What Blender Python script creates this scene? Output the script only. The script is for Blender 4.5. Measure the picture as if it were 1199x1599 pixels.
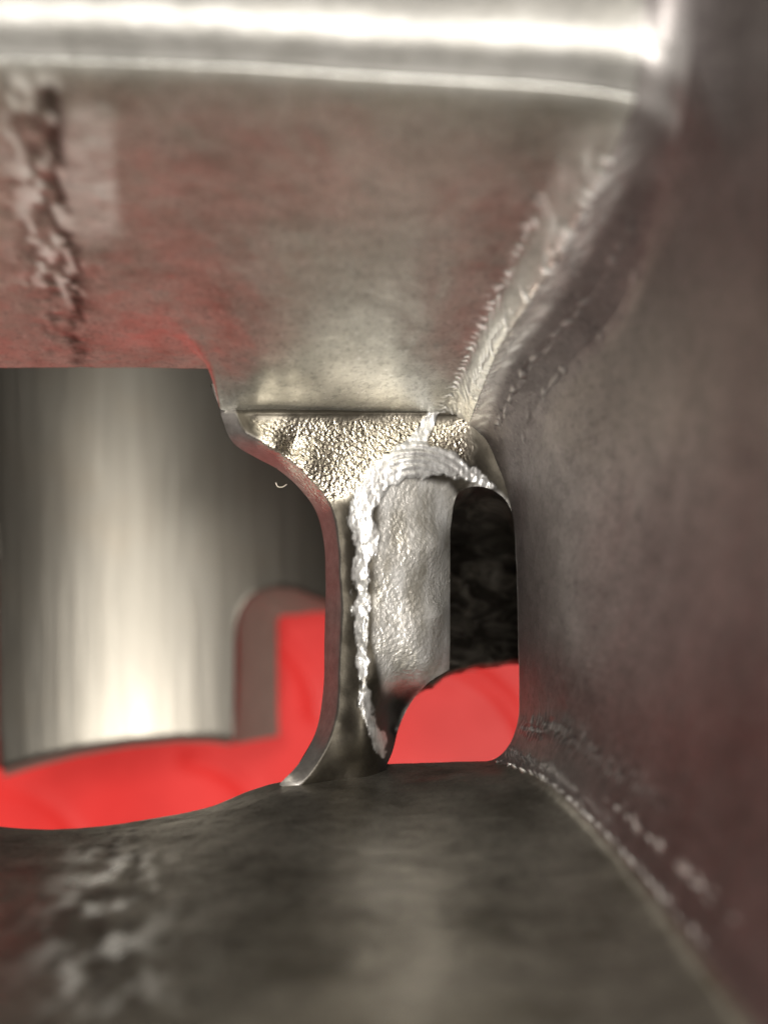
import bpy, math, random
import numpy as np
R = math.radians
for o in list(bpy.data.objects): bpy.data.objects.remove(o)
S = bpy.context.scene

# ---------------------------------------------------------------- frame
# Working units are millimetres (x right, u towards the cylinder head, d depth
# away from the duct mouth).  The cylinder lies on a red table with its exhaust
# duct pointing up, so depth runs straight down.
TABLE_D = 70.0
def W(x, u, d):
    return (x*0.001, u*0.001, (TABLE_D - d)*0.001)

# ---------------------------------------------------------------- camera
cam = bpy.data.cameras.new('camera'); camo = bpy.data.objects.new('camera', cam)
S.collection.objects.link(camo); S.camera = camo
camo.location = W(0, 0, -80); camo.rotation_euler = (0, 0, 0)
cam.sensor_fit = 'VERTICAL'; cam.sensor_height = 36; cam.sensor_width = 27
cam.lens = 45; cam.clip_start = 0.002; cam.clip_end = 20
cam.dof.use_dof = True; cam.dof.focus_distance = 0.0775; cam.dof.aperture_fstop = 25
cam.dof.aperture_blades = 0

# ---------------------------------------------------------------- light
world = bpy.data.worlds.new('World'); S.world = world; world.use_nodes = True
bg = world.node_tree.nodes['Background']
bg.inputs[0].default_value = (1.0, 0.93, 0.84, 1); bg.inputs[1].default_value = 0.065

def area(name, pos, target, size, power, col):
    l = bpy.data.lights.new(name, 'AREA'); l.shape = 'RECTANGLE'
    l.size, l.size_y = size; l.energy = power; l.color = col
    o = bpy.data.objects.new(name, l); S.collection.objects.link(o)
    from mathutils import Vector
    o.location = W(*pos)
    o.rotation_euler = (Vector(W(*target)) - o.location).to_track_quat('-Z', 'Y').to_euler()
    return o
area('workshop_lamp', (110, -150, -460), (0, 0, 10), (0.30, 0.18), 3.8, (1.0, 0.95, 0.88))
area('ceiling_tube', (-60, 420, -600), (0, 0, 0), (0.6, 0.1), 1.8, (1.0, 0.93, 0.82))
area('added_front_lamp', (-12, 56, -190), (0, 0, 0), (0.06, 0.05), 0.30, (1.0, 0.97, 0.92))  # unseen lamp added on the camera side to brighten the bridge

vs = S.view_settings; vs.view_transform = 'Standard'; vs.look = 'None'
vs.exposure = 0.28; vs.gamma = 1.0; vs.use_curve_mapping = False
S.render.engine = 'CYCLES'
S.cycles.max_bounces = 6; S.cycles.diffuse_bounces = 3; S.cycles.glossy_bounces = 5; S.cycles.transmission_bounces = 0

# ---------------------------------------------------------------- numeric helpers
def sc(d): return 0.0005*(80.0 + d)             # millimetres per photo pixel at depth d
rng = np.random.RandomState(7)

def hash2(i, j, k=0):
    n = (i.astype(np.int64)*374761393 + j.astype(np.int64)*668265263 + k*974634777) & 0x7fffffff
    n = ((n ^ (n >> 13))*1274126177) & 0x7fffffff
    return ((n ^ (n >> 16)) & 0xffff)/65535.0
def vnoise(x, y, k=0):
    xi = np.floor(x).astype(int); yi = np.floor(y).astype(int)
    fx = x-xi; fy = y-yi; fx = fx*fx*(3-2*fx); fy = fy*fy*(3-2*fy)
    a = hash2(xi, yi, k); b = hash2(xi+1, yi, k); c = hash2(xi, yi+1, k); e = hash2(xi+1, yi+1, k)
    return (a*(1-fx)+b*fx)*(1-fy) + (c*(1-fx)+e*fx)*fy
def fbm(x, y, k=0, o=3):
    s = 0; a = 0.5
    for i in range(o): s = s + a*vnoise(x*2**i, y*2**i, k+i); a *= 0.5
    return s/(1-0.5**o)
def voro(x, y, k=0):
    xi = np.floor(x).astype(int); yi = np.floor(y).astype(int)
    best = np.full(x.shape, 9.0); val = np.zeros(x.shape)
    for i in (-1, 0, 1):
        for j in (-1, 0, 1):
            px = xi+i+hash2(xi+i, yi+j, k); py = yi+j+hash2(xi+i, yi+j, k+5)
            dd = (x-px)**2+(y-py)**2; m = dd < best
            best = np.where(m, dd, best); val = np.where(m, hash2(xi+i, yi+j, k+9), val)
    return np.sqrt(best), val
def sm(a, b, x):
    t = np.clip((x-a)/(b-a), 0, 1); return t*t*(3-2*t)

def pchip(Y, t):
    """monotone cubic through Y[k] (k = 0..n-1 along axis 0) sampled at t"""
    n = Y.shape[0]; dl = np.diff(Y, axis=0); m = np.zeros_like(Y)
    for k in range(1, n-1):
        p = dl[k-1]*dl[k]
        m[k] = np.where(p > 0, 2*p/np.where(np.abs(dl[k-1]+dl[k]) < 1e-9, 1, dl[k-1]+dl[k]), 0)
    m[0] = dl[0]; m[-1] = dl[-1]
    i = np.clip(np.floor(t).astype(int), 0, n-2); f = (t-i).reshape((-1,)+(1,)*(Y.ndim-1))
    h00 = 2*f**3-3*f**2+1; h10 = f**3-2*f**2+f; h01 = -2*f**3+3*f**2; h11 = f**3-f**2
    return h00*Y[i]+h10*m[i]+h01*Y[i+1]+h11*m[i+1]
def dense(pts, step):
    p = np.array(pts, float); out = []
    for a, b in zip(p[:-1], p[1:]):
        n = max(1, int(np.hypot(*(b-a)[:2])/step))
        for k in range(n): out.append(a+(b-a)*k/n)
    out.append(p[-1]); return np.array(out)
def smooth_curve(pts, n):
    p = np.array(pts, float)
    L = np.concatenate([[0], np.cumsum(np.hypot(*(np.diff(p[:, :2], axis=0)).T))])
    m = len(p); t = np.linspace(0, L[-1], n); out = np.zeros((n, p.shape[1]))
    for c in range(p.shape[1]):                                # finite difference hermite
        v = p[:, c]; s = np.gradient(v, L)
        i = np.clip(np.searchsorted(L, t, side='right')-1, 0, m-2)
        h = L[i+1]-L[i]; f = (t-L[i])/h
        out[:, c] = (2*f**3-3*f**2+1)*v[i]+(f**3-2*f**2+f)*h*s[i]+(-2*f**3+3*f**2)*v[i+1]+(f**3-f**2)*h*s[i+1]
    return out
def pip(px, py, poly):
    inside = np.zeros(px.shape, bool); n = len(poly)
    for i in range(n):
        x0, y0 = poly[i]; x1, y1 = poly[(i+1) % n]
        if y0 == y1: continue
        c = ((y0 > py) != (y1 > py)) & (px < (x1-x0)*(py-y0)/(y1-y0)+x0)
        inside ^= c
    return inside
def seg_dist(px, py, line):
    """distance to a polyline and arc length of the nearest point"""
    best = np.full(px.shape, 1e9); arc = np.zeros(px.shape); L = 0; nx = px.copy(); ny = py.copy(); side = np.zeros(px.shape)
    for (x0, y0), (x1, y1) in zip(line[:-1], line[1:]):
        dx, dy = x1-x0, y1-y0; l2 = dx*dx+dy*dy
        if l2 == 0: continue
        t = np.clip(((px-x0)*dx+(py-y0)*dy)/l2, 0, 1)
        qx = x0+t*dx; qy = y0+t*dy; dd = np.hypot(px-qx, py-qy); m = dd < best
        best = np.where(m, dd, best); arc = np.where(m, L+t*math.sqrt(l2), arc)
        nx = np.where(m, qx, nx); ny = np.where(m, qy, ny)
        side = np.where(m, np.sign(dx*(py-y0)-dy*(px-x0)), side); L += math.sqrt(l2)
    return best, arc, nx, ny, side

# ---------------------------------------------------------------- mesh helpers
def mesh_obj(name, V, F, mat, parent=None, attrs=None, smooth=True):
    """V: (n,3) in mm (x,u,d); F: list/array of polygons"""
    me = bpy.data.meshes.new(name)
    Vw = np.empty((len(V), 3)); Vw[:, 0] = V[:, 0]*.001; Vw[:, 1] = V[:, 1]*.001; Vw[:, 2] = (TABLE_D-V[:, 2])*.001
    me.from_pydata(Vw.tolist(), [], F.tolist() if hasattr(F, 'tolist') else F)
    if smooth: me.shade_smooth()
    me.materials.append(mat)
    for k, a in (attrs or {}).items():
        at = me.attributes.new(k, 'FLOAT', 'POINT'); at.data.foreach_set('value', np.asarray(a, np.float32))
    o = bpy.data.objects.new(name, me); S.collection.objects.link(o)
    if parent: o.parent = parent
    return o
def subset(name, V, F, keep, mat, parent, attrs):
    F = np.asarray(F)[keep]; u, inv = np.unique(F, return_inverse=True)
    return mesh_obj(name, V[u], inv.reshape(F.shape), mat, parent, {k: np.asarray(a)[u] for k, a in attrs.items()})
def grid_faces(n, m, flip=False):
    i = np.arange(n-1)[:, None]*m + np.arange(m-1)[None, :]
    f = np.stack([i, i+1, i+m+1, i+m], -1).reshape(-1, 4)
    return f[:, ::-1] if flip else f
def solid(o, th):
    md = o.modifiers.new('wall_thickness', 'SOLIDIFY'); md.thickness = th*0.001; md.offset = -1; md.use_rim = True

# ---------------------------------------------------------------- materials
class NT:
    def __init__(s, name):
        s.m = bpy.data.materials.new(name); s.m.use_nodes = True; s.t = s.m.node_tree; s.n = s.t.nodes
        s.b = s.n['Principled BSDF']
    def N(s, t, **k):
        n = s.n.new(t)
        for a, v in k.items():
            if a.startswith('_'): setattr(n, a[1:], v)
        for a, v in k.items():
            if not a.startswith('_'): s.put(n.inputs[a.replace('0', ' ') if a not in n.inputs else a], v)
        return n
    def put(s, inp, v):
        if isinstance(v, bpy.types.NodeSocket): s.t.links.new(v, inp)
        else: inp.default_value = v
    def coord(s, scale=(1, 1, 1)):
        c = s.N('ShaderNodeTexCoord'); m = s.N('ShaderNodeMapping'); s.put(m.inputs['Vector'], c.outputs['Object'])
        m.inputs['Scale'].default_value = scale; return m.outputs['Vector']
    def noise(s, scale, detail=3, rough=.55, vec=None, dist=0):
        n = s.N('ShaderNodeTexNoise'); s.put(n.inputs['Vector'], vec or s.coord())
        n.inputs['Scale'].default_value = scale; n.inputs['Detail'].default_value = detail
        n.inputs['Roughness'].default_value = rough; n.inputs['Distortion'].default_value = dist
        return n.outputs['Fac']
    def vor(s, scale, vec=None, feat='F1'):
        n = s.N('ShaderNodeTexVoronoi', _feature=feat); s.put(n.inputs['Vector'], vec or s.coord())
        n.inputs['Scale'].default_value = scale; return n.outputs['Distance']
    def attr(s, name):
        n = s.N('ShaderNodeAttribute'); n.attribute_name = name; return n.outputs['Fac']
    def ramp(s, fac, stops):
        n = s.N('ShaderNodeValToRGB'); s.put(n.inputs[0], fac); e = n.color_ramp.elements
        while len(e) < len(stops): e.new(.5)
        for k, (p, c) in enumerate(stops):
            e[k].position = p; e[k].color = (c, c, c, 1) if not hasattr(c, '__len__') else (*c, 1)
        return n.outputs[0]
    def mix(s, f, a, b, mode='MIX'):
        n = s.N('ShaderNodeMix', _data_type='RGBA', _blend_type=mode)
        s.put(n.inputs[0], f)
        for q, v in ((6, a), (7, b)): s.put(n.inputs[q], v if isinstance(v, bpy.types.NodeSocket) else (*v, 1))
        return n.outputs[2]
    def math(s, op, a, b=0.0, c=None):
        n = s.N('ShaderNodeMath', _operation=op); s.put(n.inputs[0], a); s.put(n.inputs[1], b)
        if c is not None: s.put(n.inputs[2], c)
        return n.outputs[0]
    def bump(s, h, dist, strength=1.0, prev=None):
        n = s.N('ShaderNodeBump'); s.put(n.inputs['Height'], h); n.inputs['Distance'].default_value = dist
        s.put(n.inputs['Strength'], strength)
        if prev: s.put(n.inputs['Normal'], prev)
        return n.outputs['Normal']
    def done(s, col, rough, normal=None, metal=1.0):
        s.put(s.b.inputs['Base Color'], col if isinstance(col, bpy.types.NodeSocket) else (*col, 1))
        s.put(s.b.inputs['Roughness'], rough); s.put(s.b.inputs['Metallic'], metal)
        if normal: s.put(s.b.inputs['Normal'], normal)
        return s.m

def duct_metal(name, base, dark, grain=1.0, rough=.36, metal=1.0):
    t = NT(name)
    big = t.noise(170, 4, .6); mid = t.noise(900, 4, .6); st = t.noise(420, 4, .65, t.coord((1.0, 3.2, 1.5)))
    c = t.mix(t.ramp(big, [(.3, 0), (.7, 1)]), dark, base)
    c = t.mix(t.math('MULTIPLY', t.ramp(st, [(.35, 0), (.75, 1)]), .45), c, tuple(min(1, v*1.35) for v in base))
    c = t.mix(t.math('MULTIPLY', t.ramp(mid, [(.55, 0), (.75, 1)]), .35), c, tuple(v*.5 for v in dark))
    c = t.mix(t.math('MULTIPLY', t.ramp(t.noise(3600, 2, .6), [(.52, 0), (.68, 1)]), .3), c, tuple(v*.35 for v in dark))
    c = t.mix(t.math('MULTIPLY', t.ramp(t.noise(2900, 2, .6, t.coord((1.3, 1.1, 1))), [(.6, 0), (.72, 1)]), .35), c, tuple(min(1, v*1.7) for v in base))
    c = t.mix(t.math('MULTIPLY', t.attr('stain'), .85), c, (.055, .045, .036))
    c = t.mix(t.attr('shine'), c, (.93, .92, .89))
    r = t.math('ADD', t.math('MULTIPLY', mid, .22), rough)
    r = t.math('SUBTRACT', r, t.math('MULTIPLY', t.attr('shine'), .17))
    n = t.bump(t.noise(6500, 2, .6), 2.2e-5, .75*grain)
    n = t.bump(t.noise(1500, 3, .6, t.coord((1, 2.2, 1.3))), 6e-5, .55*grain, n)
    return t.done(c, r, n, t.math('SUBTRACT', metal, t.math('MULTIPLY', t.attr('shine'), .7)))

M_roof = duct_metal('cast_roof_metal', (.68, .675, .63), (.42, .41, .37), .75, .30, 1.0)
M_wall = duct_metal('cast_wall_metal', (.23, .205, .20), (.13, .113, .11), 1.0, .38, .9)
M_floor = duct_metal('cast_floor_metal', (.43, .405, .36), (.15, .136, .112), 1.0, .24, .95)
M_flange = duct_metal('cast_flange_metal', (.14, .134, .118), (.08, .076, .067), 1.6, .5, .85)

def bridge_metal():
    t = NT('bridge_metal')
    g = t.attr('ground'); sp = t.attr('sparkle'); col = t.attr('cast')
    c = t.mix(t.noise(900, 4, .6), (.025, .021, .017), (.10, .09, .072))
    c = t.mix(t.attr('band'), c, t.mix(t.noise(1500, 4, .7), (.05, .045, .042), (.24, .225, .21)))
    c = t.mix(sp, c, t.mix(t.noise(5000, 2, .5), (.30, .27, .215), (.60, .56, .48)))
    c = t.mix(col, c, t.mix(t.ramp(t.noise(380, 4, .65, t.coord((1.6, .5, 1))), [(.35, 0), (.65, 1)]), (.30, .285, .25), (.66, .655, .64)))
    c = t.mix(g, c, t.mix(t.ramp(t.noise(1900, 4, .7, t.coord((1, .5, 1))), [(.30, 0), (.62, 1)]), (.28, .27, .26), (.66, .66, .65)))
    c = t.mix(t.math('MULTIPLY', t.attr('hollow_dark'), .8), c, (.05, .045, .045))
    r = t.math('SUBTRACT', .56, t.math('MULTIPLY', g, .17)); r = t.math('SUBTRACT', r, t.math('MULTIPLY', sp, .38)); r = t.math('SUBTRACT', r, t.math('MULTIPLY', col, .20)); r = t.math('SUBTRACT', r, t.math('MULTIPLY', t.attr('band'), .24))
    f1 = t.noise(4400, 1, .5); f2 = t.noise(4200, 1.5, .5, None, .3)
    n = t.bump(f1, 1.6e-4, t.math('MULTIPLY', sp, 1.0))
    n = t.bump(f2, 1.4e-4, t.math('MULTIPLY', col, t.ramp(t.noise(260, 3, .6, t.coord((1.5, .6, 1))), [(.35, .25), (.65, .95)])), n)
    n = t.bump(t.noise(7000, 2, .6), 2.5e-5, .5, n)
    n = t.bump(t.noise(3000, 4, .65, t.coord((1, .45, 1))), 7e-5, t.math('MULTIPLY', g, .2), n)
    return t.done(c, r, n, t.math('SUBTRACT', 1.0, t.math('MULTIPLY', t.math('MAXIMUM', t.math('MULTIPLY', g, .5), t.math('MAXIMUM', t.math('MULTIPLY', col, .7), t.math('MULTIPLY', t.attr('band'), .7))), .6)))
M_bridge = bridge_metal()

def bore_metal():
    t = NT('honed_bore_metal')
    v = t.coord((1, .06, 1)); s1 = t.noise(700, 4, .6, v); s2 = t.noise(3200, 3, .6, v)
    c = t.mix(s1, (.13, .12, .10), (.235, .222, .195))
    c = t.mix(t.math('MULTIPLY', t.ramp(t.noise(120, 3, .6), [(.5, 0), (.75, 1)]), .3), c, (.20, .17, .13))
    r = t.math('ADD', .34, t.math('MULTIPLY', s2, .10))
    n = t.bump(s2, 3.0e-5, .7); n = t.bump(s1, 9e-5, .7, n)
    return t.done(c, r, n)
M_bore = bore_metal()
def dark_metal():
    t = NT('dark_shade_metal')  # shade of the passage and upper bore put into the base colour
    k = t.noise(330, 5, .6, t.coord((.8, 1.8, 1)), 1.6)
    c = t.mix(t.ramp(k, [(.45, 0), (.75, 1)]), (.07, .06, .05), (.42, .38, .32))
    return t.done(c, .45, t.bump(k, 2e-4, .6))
M_shade = dark_metal()
def cut_metal():
    t = NT('milled_port_metal')
    c = t.mix(t.noise(400, 4, .6), (.13, .12, .10), (.21, .19, .16))
    return t.done(c, .6, t.bump(t.noise(1500, 3, .6), 5e-5, .5), .45)
M_cut = cut_metal()
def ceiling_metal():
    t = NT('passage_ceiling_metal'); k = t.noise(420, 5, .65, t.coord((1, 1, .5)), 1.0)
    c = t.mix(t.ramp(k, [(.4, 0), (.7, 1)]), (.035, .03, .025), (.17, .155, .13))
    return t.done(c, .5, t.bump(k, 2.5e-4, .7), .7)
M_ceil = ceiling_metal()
def red_paint():
    t = NT('red_table_paint')
    c = t.mix(t.ramp(t.noise(60, 4, .6), [(.35, 0), (.7, 1)]), (.40, .017, .015), (.50, .028, .025))
    t.b.inputs['Coat Weight'].default_value = .03; t.b.inputs['Coat Roughness'].default_value = .2
    n = t.bump(t.noise(25, 2, .5, None, .8), 1.2e-3, .5)
    t.b.inputs['Specular IOR Level'].default_value = .1
    return t.done(c, .5, n, 0.0)
M_red = red_paint()
def bench():
    t = NT('bench_top'); c = t.mix(t.noise(30, 4, .6), (.07, .06, .05), (.12, .108, .09))
    return t.done(c, .5, None, 0.0)
M_bench = bench()

# ================================================================ bench and red mat
n = 60
gx, gy = np.meshgrid(np.linspace(-700, 700, n), np.linspace(-700, 700, n), indexing='ij')
V = np.stack([gx, gy, TABLE_D + 1.2 + 0*gx], -1).reshape(-1, 3)
tb = mesh_obj('workbench_top', V, grid_faces(n, n), M_bench); tb['kind'] = 'structure'
n, m = 280, 340
gx, gy = np.meshgrid(np.linspace(-130, 34, n), np.linspace(-109, 62, m), indexing='ij')
hz = .35*(fbm(gx*.06+20, gy*.06+20, 61)-.5)
for (cx, cy, r, a0, a1, h) in ((3, -32, 15, 20, 75, .45), (-24, -40, 11, 15, 80, .5), (-20, -24, 12, 5, 60, .45), (-46, -44, 12, 10, 90, .4)):
    ang = np.degrees(np.arctan2(gy-cy, gx-cx)); rr = np.hypot(gx-cx, gy-cy)
    hz = hz + .9*h*np.exp(-((rr-r)/.9)**2)*sm(a0-12, a0, ang)*(1-sm(a1, a1+12, ang))
top = np.stack([gx, gy, TABLE_D-.2-hz], -1).reshape(-1, 3)
F = grid_faces(n, m)
mat_o = mesh_obj('red_mat', top, F[:, ::-1], M_red); solid(mat_o, .8)
mat_o['label'] = 'glossy bright red mat lying under the cylinder, seen through its port openings'; mat_o['category'] = 'mat'

# ================================================================ the cylinder
cyl = bpy.data.objects.new('engine_cylinder', None); S.collection.objects.link(cyl)
cyl['label'] = 'grey cast aluminium engine cylinder, view down its exhaust duct with a ground port bridge'
cyl['category'] = 'engine cylinder'
BX, BD, BR = -19.0, 22.0, 29.0                       # bore axis and radius
def bore_front(x): return BD - np.sqrt(np.maximum(BR**2-(x-BX)**2, 0.01))
def bore_front_px(px):
    d = np.zeros(np.shape(px))
    for _ in range(40): d = .5*d + .5*bore_front(np.clip((px-600)*sc(d), -47, 9.5))
    return d

def W2(p): return np.array([p[0], p[1], -p[2]])
def orient(V, F, towards):
    f = F[len(F)//2]; a, b, c = (W2(V[i]) for i in f[:3]); n = np.cross(b-a, c-a)
    return F if np.dot(n, W2(np.array(towards))-a) > 0 else F[:, ::-1]
# ---- duct: rails from the middle of the roof round the wall to the middle of the floor
# stations: 0 flange outside, 1 flange face, 2 step top, 3 step foot, 4, 5, 6, 7 lip on the bore
rails = [
 # A roof middle
 [(-19,42,-18),(-19,31,-24.5),(-19,20.2,-29.2),(-19,18.46,-28),(-19,14.0,-19),(-19,10.2,-11),(-19,9.0,-8.5),(-19,8.25,-7)],
 # B
 [(-12,42,-18),(-12,31,-24.5),(-12,20.1,-29.2),(-12.6,18.35,-28),(-12.4,13.95,-19),(-12,10.2,-11),(-10.8,9.0,-8),(-9.95,8.25,-6.2)],
 # B2 roof corner of main opening
 [(-9,42,-18),(-9,31,-24.5),(-9,20.0,-29.2),(-10,18.25,-28),(-10,13.9,-19),(-10,9.9,-10.5),(-9.5,7.8,-7.2),(-9.5,6.0,-5)],
 # C
 [(-5,42,-18),(-5,31,-24.5),(-5,19.8,-29.2),(-6,18.1,-28),(-6.1,13.7,-19),(-6.1,9.6,-11.5),(-5.9,7.55,-7.6),(-5.75,5.8,-3.9)],
 # D
 [(0,42,-18),(0,31,-24.5),(0,19.55,-29.2),(0,17.7,-28),(0,13.2,-18),(0,9.4,-9.5),(0,7.6,-5),(0,5.95,-0.9)],
 # E start of corner fillet
 [(11,42,-20),(9.6,31,-25.5),(8.4,19.05,-29.4),(7.8,17.2,-28),(6.5,13.0,-18),(4.8,9.4,-9),(4.2,7.7,-4.5),(3.6,6.0,0.2)],
 # F fillet middle
 [(15,34,-42),(12,30,-31.5),(11.05,18.4,-29.6),(11.3,16.4,-28),(9.45,11.5,-18),(7.1,8.0,-9),(6.6,6.2,-4.5),(6.3,4.5,0.6)],
 # G fillet end
 [(22,22,-46),(13.4,22,-34),(13.0,14.5,-30.5),(12.75,13.6,-28),(11.9,9.3,-18),(9.2,5.3,-9),(8.6,2.0,-4.5),(8.25,-1.2,0.7)],
 # H wall
 [(24,0,-46),(14.6,0,-40),(14.2,0,-33),(13.7,-.2,-29),(12.3,-1.2,-18.5),(9.6,-3.6,-9.5),(8.9,-4.8,-5),(8.4,-6,0.7)],
 # I wall foot
 [(25,-11,-46),(14.4,-11.2,-41),(13.8,-11.2,-37),(13.4,-11.2,-34),(12.0,-10.8,-22),(9.8,-10.6,-10),(9.0,-11.3,-5),(8.5,-12.1,0.7)],
 # J floor fillet middle
 [(20,-20,-46),(13.4,-15,-41),(12.9,-14.9,-37),(12.5,-14.8,-34),(11.4,-14.2,-22),(9.4,-13.6,-10),(8.7,-14.0,-5),(7.9,-14.6,0.7)],
 # K floor fillet end
 [(14,-30,-46),(12,-17.6,-41),(11.8,-17.2,-37),(11.6,-16.9,-34),(10.6,-16.0,-22),(8.6,-15.1,-10),(7.5,-15.3,-5),(6.3,-15.7,0.7)],
 # L floor
 [(0,-34,-46),(0,-18.8,-41),(0,-18.2,-37),(0,-17.9,-34),(0,-17.0,-22),(0,-16.2,-10),(0.2,-15.9,-5),(.4,-15.75,0)],
 # M
 [(-6,-34,-46),(-6,-19.2,-41),(-6,-18.6,-37),(-6,-18.2,-34),(-6,-17.3,-22),(-6,-16.5,-10),(-6.1,-16.2,-7),(-6.1,-16.05,-4)],
 # N
 [(-12,-34,-46),(-12,-19.4,-41),(-12,-18.9,-37),(-12,-18.5,-34),(-11.8,-17.8,-22),(-11.4,-17.4,-10),(-11.2,-17.35,-8),(-11.1,-17.3,-6)],
 # O floor middle
 [(-19,-34,-46),(-19,-19.6,-41),(-19,-19,-37),(-19,-18.7,-34),(-19,-18.3,-22),(-19,-18.15,-10),(-19,-18.1,-8.5),(-19,-18.05,-7.2)],
]
def mir(r): return [(2*BX-x, u, d) for (x, u, d) in r]
rails = [mir(r) for r in rails[8:0:-1]] + rails + [mir(r) for r in rails[14:7:-1]]
P = np.array(rails, float)                           # rail, station, 3
nr, ns = P.shape[:2]
tv = np.concatenate([np.linspace(-8, -2, 50, endpoint=False), np.linspace(-2, 4, 150, endpoint=False), np.linspace(4, 11, 260, endpoint=False), np.linspace(11, 17, 110, endpoint=False), np.linspace(17, nr-9, 40)])
tu = np.concatenate([np.linspace(0, 1, 8, endpoint=False), np.linspace(1, 3, 46, endpoint=False), np.linspace(3, 7, 330)])
Q = pchip(P, tv+8)                                     # v, station, 3
Q = np.swapaxes(pchip(np.swapaxes(Q, 0, 1), tu), 0, 1)   # v, u, 3
nv, nu = Q.shape[:2]
def pix(Q):
    s = sc(Q[..., 2]); return 600+Q[..., 0]/s, 800-Q[..., 1]/s
PX, PY = pix(Q)
VV = np.repeat(tv[:, None], nu, 1); UU = np.repeat(tu[None, :], nv, 0)
N = np.cross(np.gradient(Q, axis=0), np.gradient(Q, axis=1)); N /= np.linalg.norm(N, axis=-1, keepdims=True)+1e-12
inner = np.array([-19, 0, -20.0]) - Q
if (N*inner).sum(-1)[:, 60:].mean() < 0: N = -N
arc = np.concatenate([np.zeros((nv, 1)), np.cumsum(np.linalg.norm(np.diff(Q, axis=1), axis=-1), axis=1)], 1)

disp = 0.10*(fbm(Q[..., 0]*.35+50, Q[..., 2]*.35+Q[..., 1]*.2+50, 3)-.5) + .05*(fbm(Q[..., 0]*1.1+90, Q[..., 2]*1.1+Q[..., 1]+90, 4)-.5)
stain = np.zeros((nv, nu)); shine = np.zeros((nv, nu))
body = sm(3.0, 3.25, UU)
# cutter chatter: rows of small bright facets along the corner fillets
def chatter(center, width, period, amp, u0, u1, gap, k, gl=1.0):
    global disp, shine
    wob = (vnoise(arc*.25+7*k, 0*arc, k)-.5)*.5*width
    wv_ = width*(.55+.9*vnoise(arc*1.3+11, 0*arc, k+6)); prof = np.exp(-((VV-center(UU)+wob)/wv_)**2)
    ph = arc/period + 1.3*vnoise(arc*.55+3, VV*.0, k+3) + .25*vnoise(arc*2.1, VV*3, k+4) + (VV-center(UU))*.9 + .8*vnoise(arc*.3, VV*14, k+12)
    f = np.abs(np.sin(np.pi*ph)); cell = np.floor(ph)
    on = hash2(cell.astype(int), np.floor(VV*9+.6*vnoise(arc*.7, 0*arc, k+15)).astype(int), k)
    f = f*np.where(on > gap, 1, .15)*(.55+.45*on)
    w = sm(u0, u0+.35, UU)*(1-sm(u1-.2, u1, UU))*prof
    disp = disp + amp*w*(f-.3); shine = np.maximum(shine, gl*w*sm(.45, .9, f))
L = lambda a, b: (lambda u: a+(b-a)*np.clip((u-3)/4, 0, 1))
chatter(L(5.12, 5.0), .09, .62, .05, 3.5, 7.2, .28, 1, 1.0)
chatter(L(5.62, 5.22), .12, .7, .08, 3.12, 7.2, .2, 2, 1.0)
chatter(L(5.92, 5.5), .10, .45, .08, 3.3, 6.9, .35, 3, .45)
chatter(L(6.35, 6.1), .05, 1.1, .16, 3.5, 6.6, .45, 4, .22)
chatter(L(6.75, 6.6), .06, 1.5, .12, 3.4, 6.0, .6, 5, .18)
chatter(L(10.62, 10.78), .07, 1.15, .20, 3.0, 6.9, .12, 6, 1.0)
chatter(L(10.4, 10.3), .15, .55, .22, 4.0, 7.0, .10, 7, .30)
chatter(L(9.35, 9.5), .22, .55, .24, 3.6, 7.0, .08, 8, .22)
chatter(L(9.95, 10.0), .07, 1.6, .14, 2.8, 4.4, .45, 9, .9)
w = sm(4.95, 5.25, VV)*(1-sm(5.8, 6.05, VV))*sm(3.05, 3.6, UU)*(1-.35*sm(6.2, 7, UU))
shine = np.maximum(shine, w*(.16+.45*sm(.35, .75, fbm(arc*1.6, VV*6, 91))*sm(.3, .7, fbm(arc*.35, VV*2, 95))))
# roughly cast parting seam on the roof and the floor
rs = np.interp(PY, [0, 100, 300, 480, 600], [60, 78, 98, 122, 130])
on = (VV < 4.5)
dx = (PX-rs)*sc(Q[..., 2])
_, vv = voro(Q[..., 0]*2.2+40, (Q[..., 2]+Q[..., 1])*1.8+60, 11)
band = np.exp(-(dx/.42)**2)*on*body; wide = np.exp(-((dx+1.0)/1.5)**2)*on*body
pit = fbm(Q[..., 0]*2.6+40, (Q[..., 2]+Q[..., 1])*1.9+60, 109, 3)
stain += band*sm(.30, .6, pit)*.8 + wide*sm(.45, .75, pit)*.7
disp += -.03*band - .03*wide*sm(.5, .7, pit)
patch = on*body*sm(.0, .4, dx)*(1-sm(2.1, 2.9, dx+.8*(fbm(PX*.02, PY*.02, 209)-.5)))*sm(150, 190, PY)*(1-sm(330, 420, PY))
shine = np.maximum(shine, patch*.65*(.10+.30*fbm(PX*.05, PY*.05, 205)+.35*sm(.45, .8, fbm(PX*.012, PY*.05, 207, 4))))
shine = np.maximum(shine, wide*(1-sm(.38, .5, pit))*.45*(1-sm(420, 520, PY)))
fs = 165+12*np.sin(PY*.02)
fl = (VV > 11.5)*body; dx = (PX-fs)*sc(Q[..., 2])
_, vv = voro(Q[..., 0]*1.2+20, (Q[..., 2]+Q[..., 1])*.9+70, 13)
wide = np.exp(-(dx/2.6)**2)*fl; band = np.exp(-(dx/.4)**2)*fl
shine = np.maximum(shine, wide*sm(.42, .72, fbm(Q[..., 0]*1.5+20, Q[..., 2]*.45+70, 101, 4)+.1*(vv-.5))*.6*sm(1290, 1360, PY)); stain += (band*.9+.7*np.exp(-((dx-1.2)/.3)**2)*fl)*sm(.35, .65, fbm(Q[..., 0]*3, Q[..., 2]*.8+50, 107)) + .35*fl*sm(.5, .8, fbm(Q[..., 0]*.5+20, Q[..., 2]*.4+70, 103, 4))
disp += .04*wide*(vv-.5)
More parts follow.
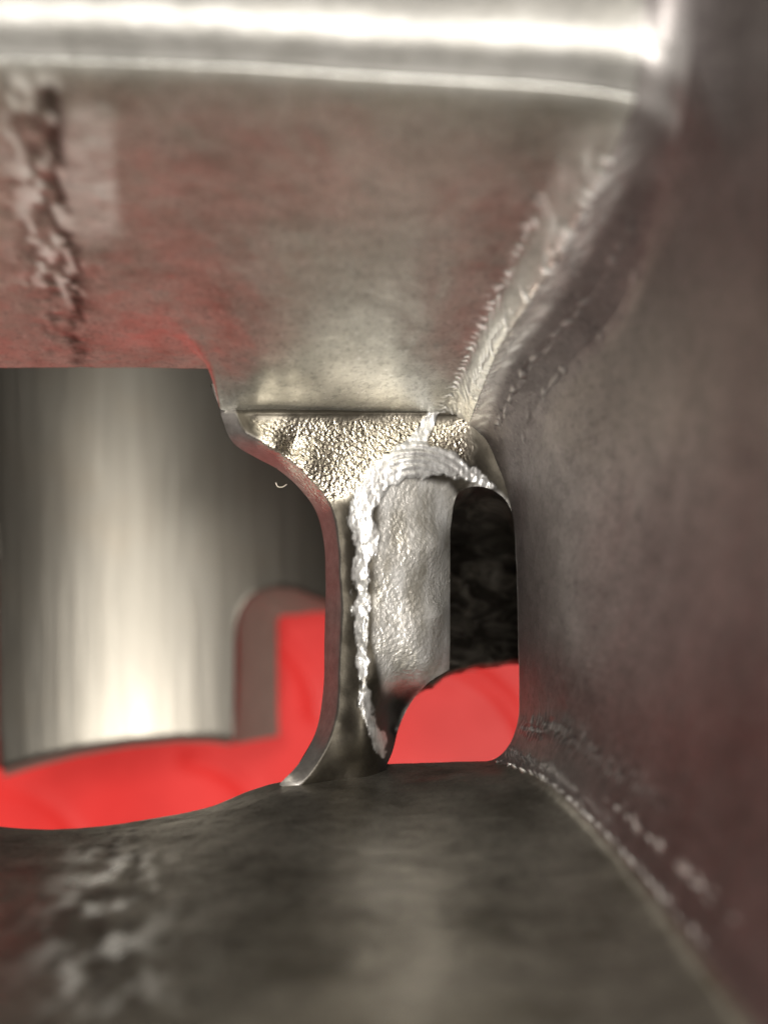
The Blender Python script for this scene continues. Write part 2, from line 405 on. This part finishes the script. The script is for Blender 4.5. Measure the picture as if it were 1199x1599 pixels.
shine = np.maximum(shine, .55*sm(6.955, 6.985, UU)*sm(6.9, 7.2, VV)*(1-sm(9.2, 9.6, VV))*(.5+.5*fbm(arc*2, VV*9, 33)))
# edge highlights of the flange step, put into the colour
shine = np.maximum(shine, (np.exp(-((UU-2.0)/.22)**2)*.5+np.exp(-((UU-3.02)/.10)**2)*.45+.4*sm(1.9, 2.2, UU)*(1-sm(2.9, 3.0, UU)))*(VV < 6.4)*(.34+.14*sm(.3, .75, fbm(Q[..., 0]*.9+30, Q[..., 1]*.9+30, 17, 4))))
stain = np.clip(stain, 0, 1)
Q = Q + N*disp[..., None]

Vd = Q.reshape(-1, 3); Fd = grid_faces(nv, nu)
a, b, c_ = Vd[Fd[:, 0]], Vd[Fd[:, 1]], Vd[Fd[:, 2]]
nw = np.cross(b-a, c_-a)                              # (x,u,d) is left handed against the world: world normal = mirrored
nin = (nw*np.array([[1, 1, 1]])*(np.array([[-19, 0, -20.]])-a)).sum(1)
flip = np.median(nin) > 0                             # orient normals to the inside of the duct in world space
if flip: Fd = Fd[:, ::-1]
att = {'stain': stain.ravel(), 'shine': np.clip(shine, 0, 1).ravel()}
fv = VV.ravel()[Fd].mean(1); fu = UU.ravel()[Fd].mean(1)
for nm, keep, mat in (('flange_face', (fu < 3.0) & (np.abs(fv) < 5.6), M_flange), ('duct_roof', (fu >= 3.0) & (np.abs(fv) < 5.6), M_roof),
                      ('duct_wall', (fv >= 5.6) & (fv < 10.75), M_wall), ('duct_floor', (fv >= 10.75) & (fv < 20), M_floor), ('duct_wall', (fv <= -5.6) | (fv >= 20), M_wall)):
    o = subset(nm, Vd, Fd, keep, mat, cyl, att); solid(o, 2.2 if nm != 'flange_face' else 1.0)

# ---- bridge between the main and the auxiliary port, one continuous casting surface
Mline = smooth_curve([(340,622),(342,632),(346,648),(365,692),(400,715),(432,732),(470,765),(492,795),(506,845),(509,900),(507,1000),(505,1080),(493,1145),(467,1193),(436,1226)], 160)
arcl = smooth_curve([(604,1196),(612,1178),(624,1135),(642,1098),(668,1068),(702,1046)], 50)
rim = smooth_curve([(708,790),(716,770),(740,760),(768,765),(790,782),(803,812),(810,850)], 50)
poly = np.concatenate([Mline, [(470,1245),(560,1245),(604,1215)], arcl, [(703,1000),(703,900),(703,830)], rim,
                       [(830,850),(830,760),(800,690),(770,620),(740,612),(600,612),(450,612),(370,612)]])
poly = dense(np.vstack([poly, poly[:1]]), 3)
ctrl = []
for i in range(2, 150, 7):
    ctrl.append((Mline[i, 0], Mline[i, 1], float(bore_front_px(Mline[i, 0]))-1.45*(.45+.55*float(sm(10, 45, np.array(float(i)))))))
def nose(px, py, dd): ctrl.append((px, py, float(bore_front_px(px))+dd))
for i in range(14, 158, 9):
    tx, ty = Mline[i+1]-Mline[i-1]; L_ = math.hypot(tx, ty)
    nose(Mline[i, 0]+ty/L_*34, Mline[i, 1]-tx/L_*34, -1.75*(.45+.55*float(sm(10, 45, np.array(float(i))))))
ctrl += [(360,612,-4.4),(400,612,-4.2),(500,612,-2.9),(600,612,-.4),(700,612,.5),(770,620,-1.0),
 (400,655,-4.85),(450,652,-4.4),(525,652,-2.9),(600,652,-1.3),(660,652,-.5),(700,655,0.0),(738,660,.3),
 (450,700,-4.6),(520,715,-3.7),(575,700,-2.6),(530,765,-4.0),
 (640,690,-1.6),(690,690,-.7),(735,700,.1),(765,730,.6),(810,780,.9),(825,840,1.0),
 (556,800,-4.0),(560,850,-4.1),(562,900,-4.15),(564,980,-4.15),(568,1060,-4.1),(578,1120,-3.9),(592,1170,-3.0),
 (588,800,-3.7),(592,850,-3.85),(592,900,-3.85),(592,980,-3.85),(590,1060,-3.7),
 (600,740,-3.0),(640,720,-2.3),(680,730,-1.2),(720,742,-.3),(760,758,.3),(790,778,.8),
 (625,780,-2.6),(660,780,-1.8),(690,790,-.4),
 (612,850,-3.3),(640,850,-2.9),(670,850,-2.1),(690,850,-.9),(703,850,1.6),
 (612,960,-3.3),(640,960,-2.9),(670,960,-2.1),(690,960,-.9),(703,960,1.6),
 (612,1030,-3.1),(640,1030,-2.7),(672,1035,-1.6),(700,1040,1.6),
 (603,1095,-.9),(618,1098,1.8),(632,1092,1.6),(652,1068,-.6),(600,1140,-1.6),(611,1140,1.6),(622,1138,1.8),(603,1172,-1.6),(610,1180,-.6),
 (545,1200,-3.6),(560,1235,-3.2),(500,1235,-4.2),(604,1200,-1.5)]
ctrl = np.array(ctrl)
def tps_fit(c, reg=.15):
    n = len(c); p = c[:, :2]/100.0
    r = np.linalg.norm(p[:, None]-p[None], axis=-1); K = np.where(r > 0, r*r*np.log(r+1e-12), 0)+reg*.02*np.eye(n)
    A = np.zeros((n+3, n+3)); A[:n, :n] = K; A[:n, n] = 1; A[:n, n+1:] = p; A[n, :n] = 1; A[n+1:, :n] = p.T
    w = np.linalg.solve(A, np.concatenate([c[:, 2], np.zeros(3)])); return p, w
def tps_eval(m, px, py):
    p, w = m; x = px/100.0; y = py/100.0; out = w[len(p)]+w[len(p)+1]*x+w[len(p)+2]*y
    for (cx, cy), q in zip(p, w):
        r2 = (x-cx)**2+(y-cy)**2; out = out + q*.5*r2*np.log(r2+1e-12)
    return out
tps = tps_fit(ctrl)
st = 2.0
gx, gy = np.meshgrid(np.arange(326, 840, st), np.arange(556, 1252, st), indexing='ij')
ins = pip(gx, gy, poly)
nb = ins.copy(); nb[1:] |= ins[:-1]; nb[:-1] |= ins[1:]; nb[:, 1:] |= ins[:, :-1]; nb[:, :-1] |= ins[:, 1:]
nb2 = nb.copy(); nb2[1:, 1:] |= ins[:-1, :-1]; nb2[:-1, 1:] |= ins[1:, :-1]; nb2[1:, :-1] |= ins[:-1, 1:]; nb2[:-1, :-1] |= ins[1:, 1:]
out = nb2 & ~ins
_, _, nx, ny, _ = seg_dist(gx[out], gy[out], poly)
gx = gx.copy(); gy = gy.copy(); gx[out] = nx; gy[out] = ny
D = tps_eval(tps, gx, gy)
D = D + np.clip(646-gy, 0, 40)*.05
md, marc, _, _, _ = seg_dist(gx, gy, Mline)
wch = 25+5*(vnoise(marc*.02, 0*marc, 77)-.5)            # hand finished chamfer along the main opening
D = D + 2.5*(.45+.55*sm(40, 160, marc))*np.clip(1-md/wch, 0, 1)**1.15*(1-sm(560, 720, marc)*.92)
# masks along the photo's features
def maskline(line, w): return np.exp(-(seg_dist(gx, gy, line)[0]/w)**2)
gpoly = smooth_curve([(690,628),(650,668),(612,700),(572,745),(548,790),(552,850),(553,920),(556,1000),(560,1060),(566,1110),(578,1150),(596,1180),
                      (602,1172),(584,1120),(575,1070),(574,1000),(575,930),(579,880),(594,835),(584,800),(600,770),(640,748),(690,742),(722,746),(740,752),(766,763),(772,760),(755,744),(738,730),(715,712),(690,700),(668,690),(672,665),(705,632)], 260)
edgej = (fbm(gx*.09, gy*.06, 21)-.5)*18
gd, _, _, _, _ = seg_dist(gx, gy, np.vstack([gpoly, gpoly[:1]]))
gsd = np.where(pip(gx, gy, gpoly), -gd, gd)+edgej
ground = 1-sm(-2.0, 2.0, gsd)
colpoly = np.array([(596,760),(640,745),(700,755),(720,780),(708,1060),(640,1110),(600,1090),(584,1000),(586,880)])
cd = seg_dist(gx, gy, np.vstack([colpoly, colpoly[:1]]))[0]; csd = np.where(pip(gx, gy, colpoly), -cd, cd)
cast = (1-sm(-8, 6, csd))*(1-ground)*(1-sm(1060, 1095, gy+.2*(gx-640)))
ground = np.maximum(ground, .4*np.exp(-(seg_dist(gx, gy, rim[12:])[0]/4.0)**2)*(.4+.6*fbm(gx*.1, gy*.1, 63)))
ad = seg_dist(gx, gy, arcl)[0]
ground = np.maximum(ground, .8*np.exp(-(ad/4.5)**2)*sm(1050, 1062, gy)*(1-sm(1120, 1150, gy)))
hollow_dark = sm(1072, 1100, gy+.35*(gx-620)+(fbm(gx*.08, gy*.08, 87)-.5)*30)*sm(588, 600, gx)*(1-ground)  # darker tone in the hollow at the foot of the column
webpoly = np.array([(392,655),(735,652),(735,725),(690,735),(620,720),(540,780),(505,790),(440,718),(405,690)])
wd = seg_dist(gx, gy, np.vstack([webpoly, webpoly[:1]]))[0]; wsd = np.where(pip(gx, gy, webpoly), -wd, wd)
sparkle = (1-sm(-16, 10, wsd+(fbm(gx*.05, gy*.05, 31)-.5)*20))*(1-ground)
# relief
xm = gx*.04; ym = gy*.04
v1, c1 = voro(gx/9.0+.3*fbm(gx*.05, gy*.05, 2), gy/16.0, 41)
v2, c2 = voro(gx/4.5, gy/6.0, 43)
flake = .12*(c1-.5)+.09*(c2-.5)+.05*v1
scal_zone = np.exp(-(((gx-668)/58)**2+((gy-722)/34)**2)**2)
rr = np.hypot(gx-655, (gy-815)*1.0)                  # arcs left by the grinding burr
scal = .22*np.abs(np.sin(rr/7.2*np.pi/1.6+.02*(gx-650)))
D = D - .55*np.exp(-np.clip(gy-645, 0, 99)/9.0)*sm(372, 400, gx)*(1-sm(725, 750, gx))*(gy < 720)
D = D - ground*(.02 + flake*(1-scal_zone) + scal*scal_zone) 
D = D - sparkle*.10*(fbm(gx/2.9, gy/2.9, 51, 2)-.5) - cast*.09*(fbm(gx/4.5, gy/5.2, 53, 2)-.5) - .05*(fbm(gx/20, gy/20, 55)-.5)
D = D + .35*np.exp(-((gx-655)/26)**2-((gy-742)/7.0)**2)*0
s = sc(D); Vx = (gx-600)*s; Vu = (800-gy)*s
ids = -np.ones(gx.shape, int); ids[nb2] = np.arange(nb2.sum())
Vb = np.stack([Vx[nb2], Vu[nb2], D[nb2]], -1)
q = np.stack([ids[:-1, :-1], ids[1:, :-1], ids[1:, 1:], ids[:-1, 1:]], -1).reshape(-1, 4)
q = q[(q >= 0).all(1)]
cin = np.stack([gx[nb2][q].mean(1), gy[nb2][q].mean(1)], -1)
q = q[pip(cin[:, 0], cin[:, 1], poly) | (ins[nb2][q].sum(1) >= 1)]
q = q[:, ::-1]
att = {'ground': ground[nb2], 'cast': cast[nb2], 'sparkle': sparkle[nb2], 'hollow_dark': hollow_dark[nb2], 'band': (1-sm(.85, 1.08, md/wch))[nb2]}
fg = ground[nb2][q].mean(1); fx = gx[nb2][q].mean(1); fy = gy[nb2][q].mean(1)
isg = fg > .5
iscol = (~isg) & (fx > 578+.0*fy) & (fy > 742)
isweb = (~isg) & (~iscol) & (fy < 760-0.0*fx) & (fx > 380) & (seg_dist(fx, fy, Mline)[0] > 26)
isbr = ~(isg | iscol | isweb)
def normals_up(V, F):                                 # world normal must look at the camera
    a, b, c = V[F[0, 0]], V[F[0, 1]], V[F[0, 2]]
    n = np.cross(W2(b)-W2(a), W2(c)-W2(a)); return n[2] > 0
def W2(p): return np.array([p[0], p[1], -p[2]])
k = len(q)//2
if not normals_up(Vb, q[k:k+1]): q = q[:, ::-1]
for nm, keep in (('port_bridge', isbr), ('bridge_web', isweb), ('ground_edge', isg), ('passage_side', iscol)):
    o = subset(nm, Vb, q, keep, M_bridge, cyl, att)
    if nm == 'ground_edge': o['label'] = 'bright freshly ground silver edge along the bridge'
    if nm == 'passage_side': o['label'] = 'pebbly cast side of the auxiliary port, rounded like a column'

# the bridge's own face towards the bore
back = smooth_curve([(509,820),(509,900),(507,1000),(505,1080),(493,1145),(467,1193)], 60)
# (solid core a little behind the visible skin)
V = []
for (x0, y0) in back:
    for w in np.linspace(0, 1, 14):
        px = x0 + w*(max(x0+6, np.interp(y0, arcl[::-1, 1], arcl[::-1, 0])-4 if y0 > 1046 else 697) - x0)
        d = float(bore_front_px(px))+1.2 + 3.0*math.sin(math.pi*w)**.5; V.append(((px-600)*sc(d), (800-y0)*sc(d), d))
mesh_obj('bridge_back', np.array(V), grid_faces(60, 14), M_cut, cyl)

# ---- auxiliary passage: ceiling and far side behind the rim
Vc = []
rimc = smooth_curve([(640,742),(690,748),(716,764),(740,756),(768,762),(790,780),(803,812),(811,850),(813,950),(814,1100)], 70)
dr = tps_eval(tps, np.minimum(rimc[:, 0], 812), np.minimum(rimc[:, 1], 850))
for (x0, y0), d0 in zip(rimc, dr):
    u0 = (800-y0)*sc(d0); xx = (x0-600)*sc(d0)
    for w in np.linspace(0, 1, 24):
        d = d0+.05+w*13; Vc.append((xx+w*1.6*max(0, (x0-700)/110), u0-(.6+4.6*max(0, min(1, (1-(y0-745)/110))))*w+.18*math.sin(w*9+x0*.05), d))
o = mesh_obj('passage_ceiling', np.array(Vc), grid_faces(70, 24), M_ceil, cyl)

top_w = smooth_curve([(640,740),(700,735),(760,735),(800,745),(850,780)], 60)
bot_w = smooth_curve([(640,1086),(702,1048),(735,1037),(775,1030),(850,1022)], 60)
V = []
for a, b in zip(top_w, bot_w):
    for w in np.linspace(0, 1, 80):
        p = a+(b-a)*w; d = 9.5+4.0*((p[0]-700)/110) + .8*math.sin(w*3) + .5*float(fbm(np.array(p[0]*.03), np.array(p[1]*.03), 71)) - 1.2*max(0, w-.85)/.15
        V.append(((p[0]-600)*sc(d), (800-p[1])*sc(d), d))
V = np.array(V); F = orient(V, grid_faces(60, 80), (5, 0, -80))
o = mesh_obj('passage_wall', V, F, M_shade, cyl); solid(o, 1.2)

# ---- bore: far wall with its skirt cut-outs
prof = np.array([(-2000,640),(-300,640),(-100,650),(-50,690),(-25,740),(-8,810),(1,880),(3,1000),(4,1100),(5,1203),(60,1186),(120,1172),(200,1160),(280,1153),(330,1153),(364,1158),(364.6,1100),(365,1040),(366,985),(372,958),(384,938),(402,925),(430,918),(460,920),(505,938),(600,990),(700,1050),(735,1037),(775,1030),(830,1026),(900,1030),(2000,1100)])
th = np.concatenate([np.linspace(-100, -40, 40), np.linspace(-39.5, 30, 420), np.linspace(30.3, 88, 160)])
xb = BX+BR*np.sin(np.radians(th)); db = BD+BR*np.cos(np.radians(th))
pxb = 600+xb/sc(db)
pyb = np.interp(pxb, prof[:, 0], prof[:, 1]); ub = (800-pyb)*sc(db)
ub = np.where(th > 86, np.interp(th, [86, 120], [ub[th <= 86][-1], -8]), ub)
nb_ = 90
wv = np.linspace(0, 1, nb_)**1.0
Ub = ub[:, None]+(42-ub[:, None])*wv[None, :]
Vq = np.stack([np.repeat(xb[:, None], nb_, 1), Ub, np.repeat(db[:, None], nb_, 1)], -1).reshape(-1, 3)
Fq = grid_faces(len(th), nb_)
Fq = orient(Vq, Fq, (BX, 0, BD))
bore = mesh_obj('cylinder_bore', Vq, Fq, M_bore, cyl); solid(bore, 2.5)

tf = np.radians(np.linspace(86, 262, 110)); V = []
for a in tf:
    x = BX+BR*math.sin(a); d = BD+BR*math.cos(a)
    for u in np.linspace(9.6 if d < 4 else 7.5, 42, 30): V.append((x, u, d))
V = np.array(V); F = orient(V, grid_faces(110, 30), (BX, 20, BD))
o = mesh_obj('bore_front', V, F, M_shade, bore); solid(o, 2)
V = [(BX, 40.0, BD)]
for r in (8, 18, 29.5):
    for a in np.linspace(0, 2*math.pi, 73)[:-1]: V.append((BX+r*math.sin(a), 40-(8 if r < 10 else 5 if r < 20 else 0)*-1+0, BD+r*math.cos(a)))
F = [(0, 1+k, 1+(k+1) % 72) for k in range(72)]
for q0 in (1, 73): F += [(q0+k, q0+72+k, q0+72+(k+1) % 72, q0+(k+1) % 72) for k in range(72)]
mesh_obj('added_bore_cap', np.array(V), F, M_shade, cyl)  # unseen cap added over the bore to darken its upper wall

# milled side of the transfer window
inn = smooth_curve([(366,1163),(364,1130),(364,1040),(366,985),(372,958),(384,938),(402,925),(430,918),(460,920),(505,938),(560,966)], 90)
outr = smooth_curve([(436,1150),(435,1120),(434,1060),(434,1010),(434,985),(434,972),(435,966),(440,963),(460,961),(505,957),(560,975)], 90)
def bore_far_px(px):
    d = np.full(np.shape(px), 45.0)
    for _ in range(60):
        x = np.clip((px-600)*sc(d), -47, 9.8); d = .5*d+.5*(BD+np.sqrt(np.maximum(BR**2-(x-BX)**2, .01)))
    return d
V = []
for a, b in zip(inn, outr):
    for w in np.linspace(0, 1, 14):
        p = a+(b-a)*w; d = float(bore_far_px(np.array(a[0])))+.05+11*w**.8
        V.append(((p[0]-600)*sc(d), (800-p[1])*sc(d), d))
V = np.array(V); F = orient(V, grid_faces(90, 14), (5, -20, 40))
mesh_obj('port_window_side', V, F, M_cut, bore)
# bevelled lower lip of the skirt
lipx = np.linspace(6, 368, 120); V = []
for x0 in lipx:
    y0 = np.interp(x0, prof[:, 0], prof[:, 1]); d0 = float(bore_far_px(np.array(x0)))
    for w in np.linspace(0, 1, 8):
        d = d0-.05+2.6*w; y = y0-3+(10+5*np.exp(-((x0-40)/120)**2))*w
        V.append(((x0-600)*sc(d), (800-y)*sc(d), d))
V = np.array(V); F = orient(V, grid_faces(120, 8), (-10, -10, -20))
mesh_obj('skirt_lip', V, F, M_cut, bore)

# outer barrel on the head side, which rests on the table
th2 = np.radians(np.linspace(0, 360, 97)); V = []
for (r, u) in ((31.6, 14), (47.9, 14), (47.9, 44), (31.6, 44), (31.6, 14)):
    for a in th2: V.append((BX+r*math.sin(a), u, BD+r*math.cos(a)))
V = np.array(V); dm = V[:, 2] < 0; V[dm, 2] = np.maximum(V[dm, 2], -9)
mesh_obj('outer_barrel', V, grid_faces(5, 97), M_cut, cyl, smooth=False)

# ---- a stray fibre stuck on the chamfer
def tube(name, pts, r, mat):
    cu = bpy.data.curves.new(name, 'CURVE'); cu.dimensions = '3D'; cu.bevel_depth = r*.001; cu.bevel_resolution = 2
    sp = cu.splines.new('POLY'); sp.points.add(len(pts)-1)
    for q_, p in zip(sp.points, pts): q_.co = (*W(*p), 1)
    tmp = bpy.data.objects.new('tmp', cu); S.collection.objects.link(tmp)
    dg = bpy.context.evaluated_depsgraph_get(); me = bpy.data.meshes.new_from_object(tmp.evaluated_get(dg))
    bpy.data.objects.remove(tmp); me.materials.clear(); me.materials.append(mat)
    o = bpy.data.objects.new(name, me); S.collection.objects.link(o); return o
tf_ = NT('lint'); M_lint = tf_.done((.55, .50, .42), .6, None, 0.0)
fp = smooth_curve([(448,757,-4.2),(441,761,-4.6),(434,760,-4.9),(431,754,-5.0)], 16)
fib = tube('lint_fibre', [((a-600)*sc(d), (800-b)*sc(d), d) for a, b, d in fp], .02, M_lint)
fib['label'] = 'tiny pale lint fibre clinging to the edge of the main port opening'; fib['category'] = 'fibre'
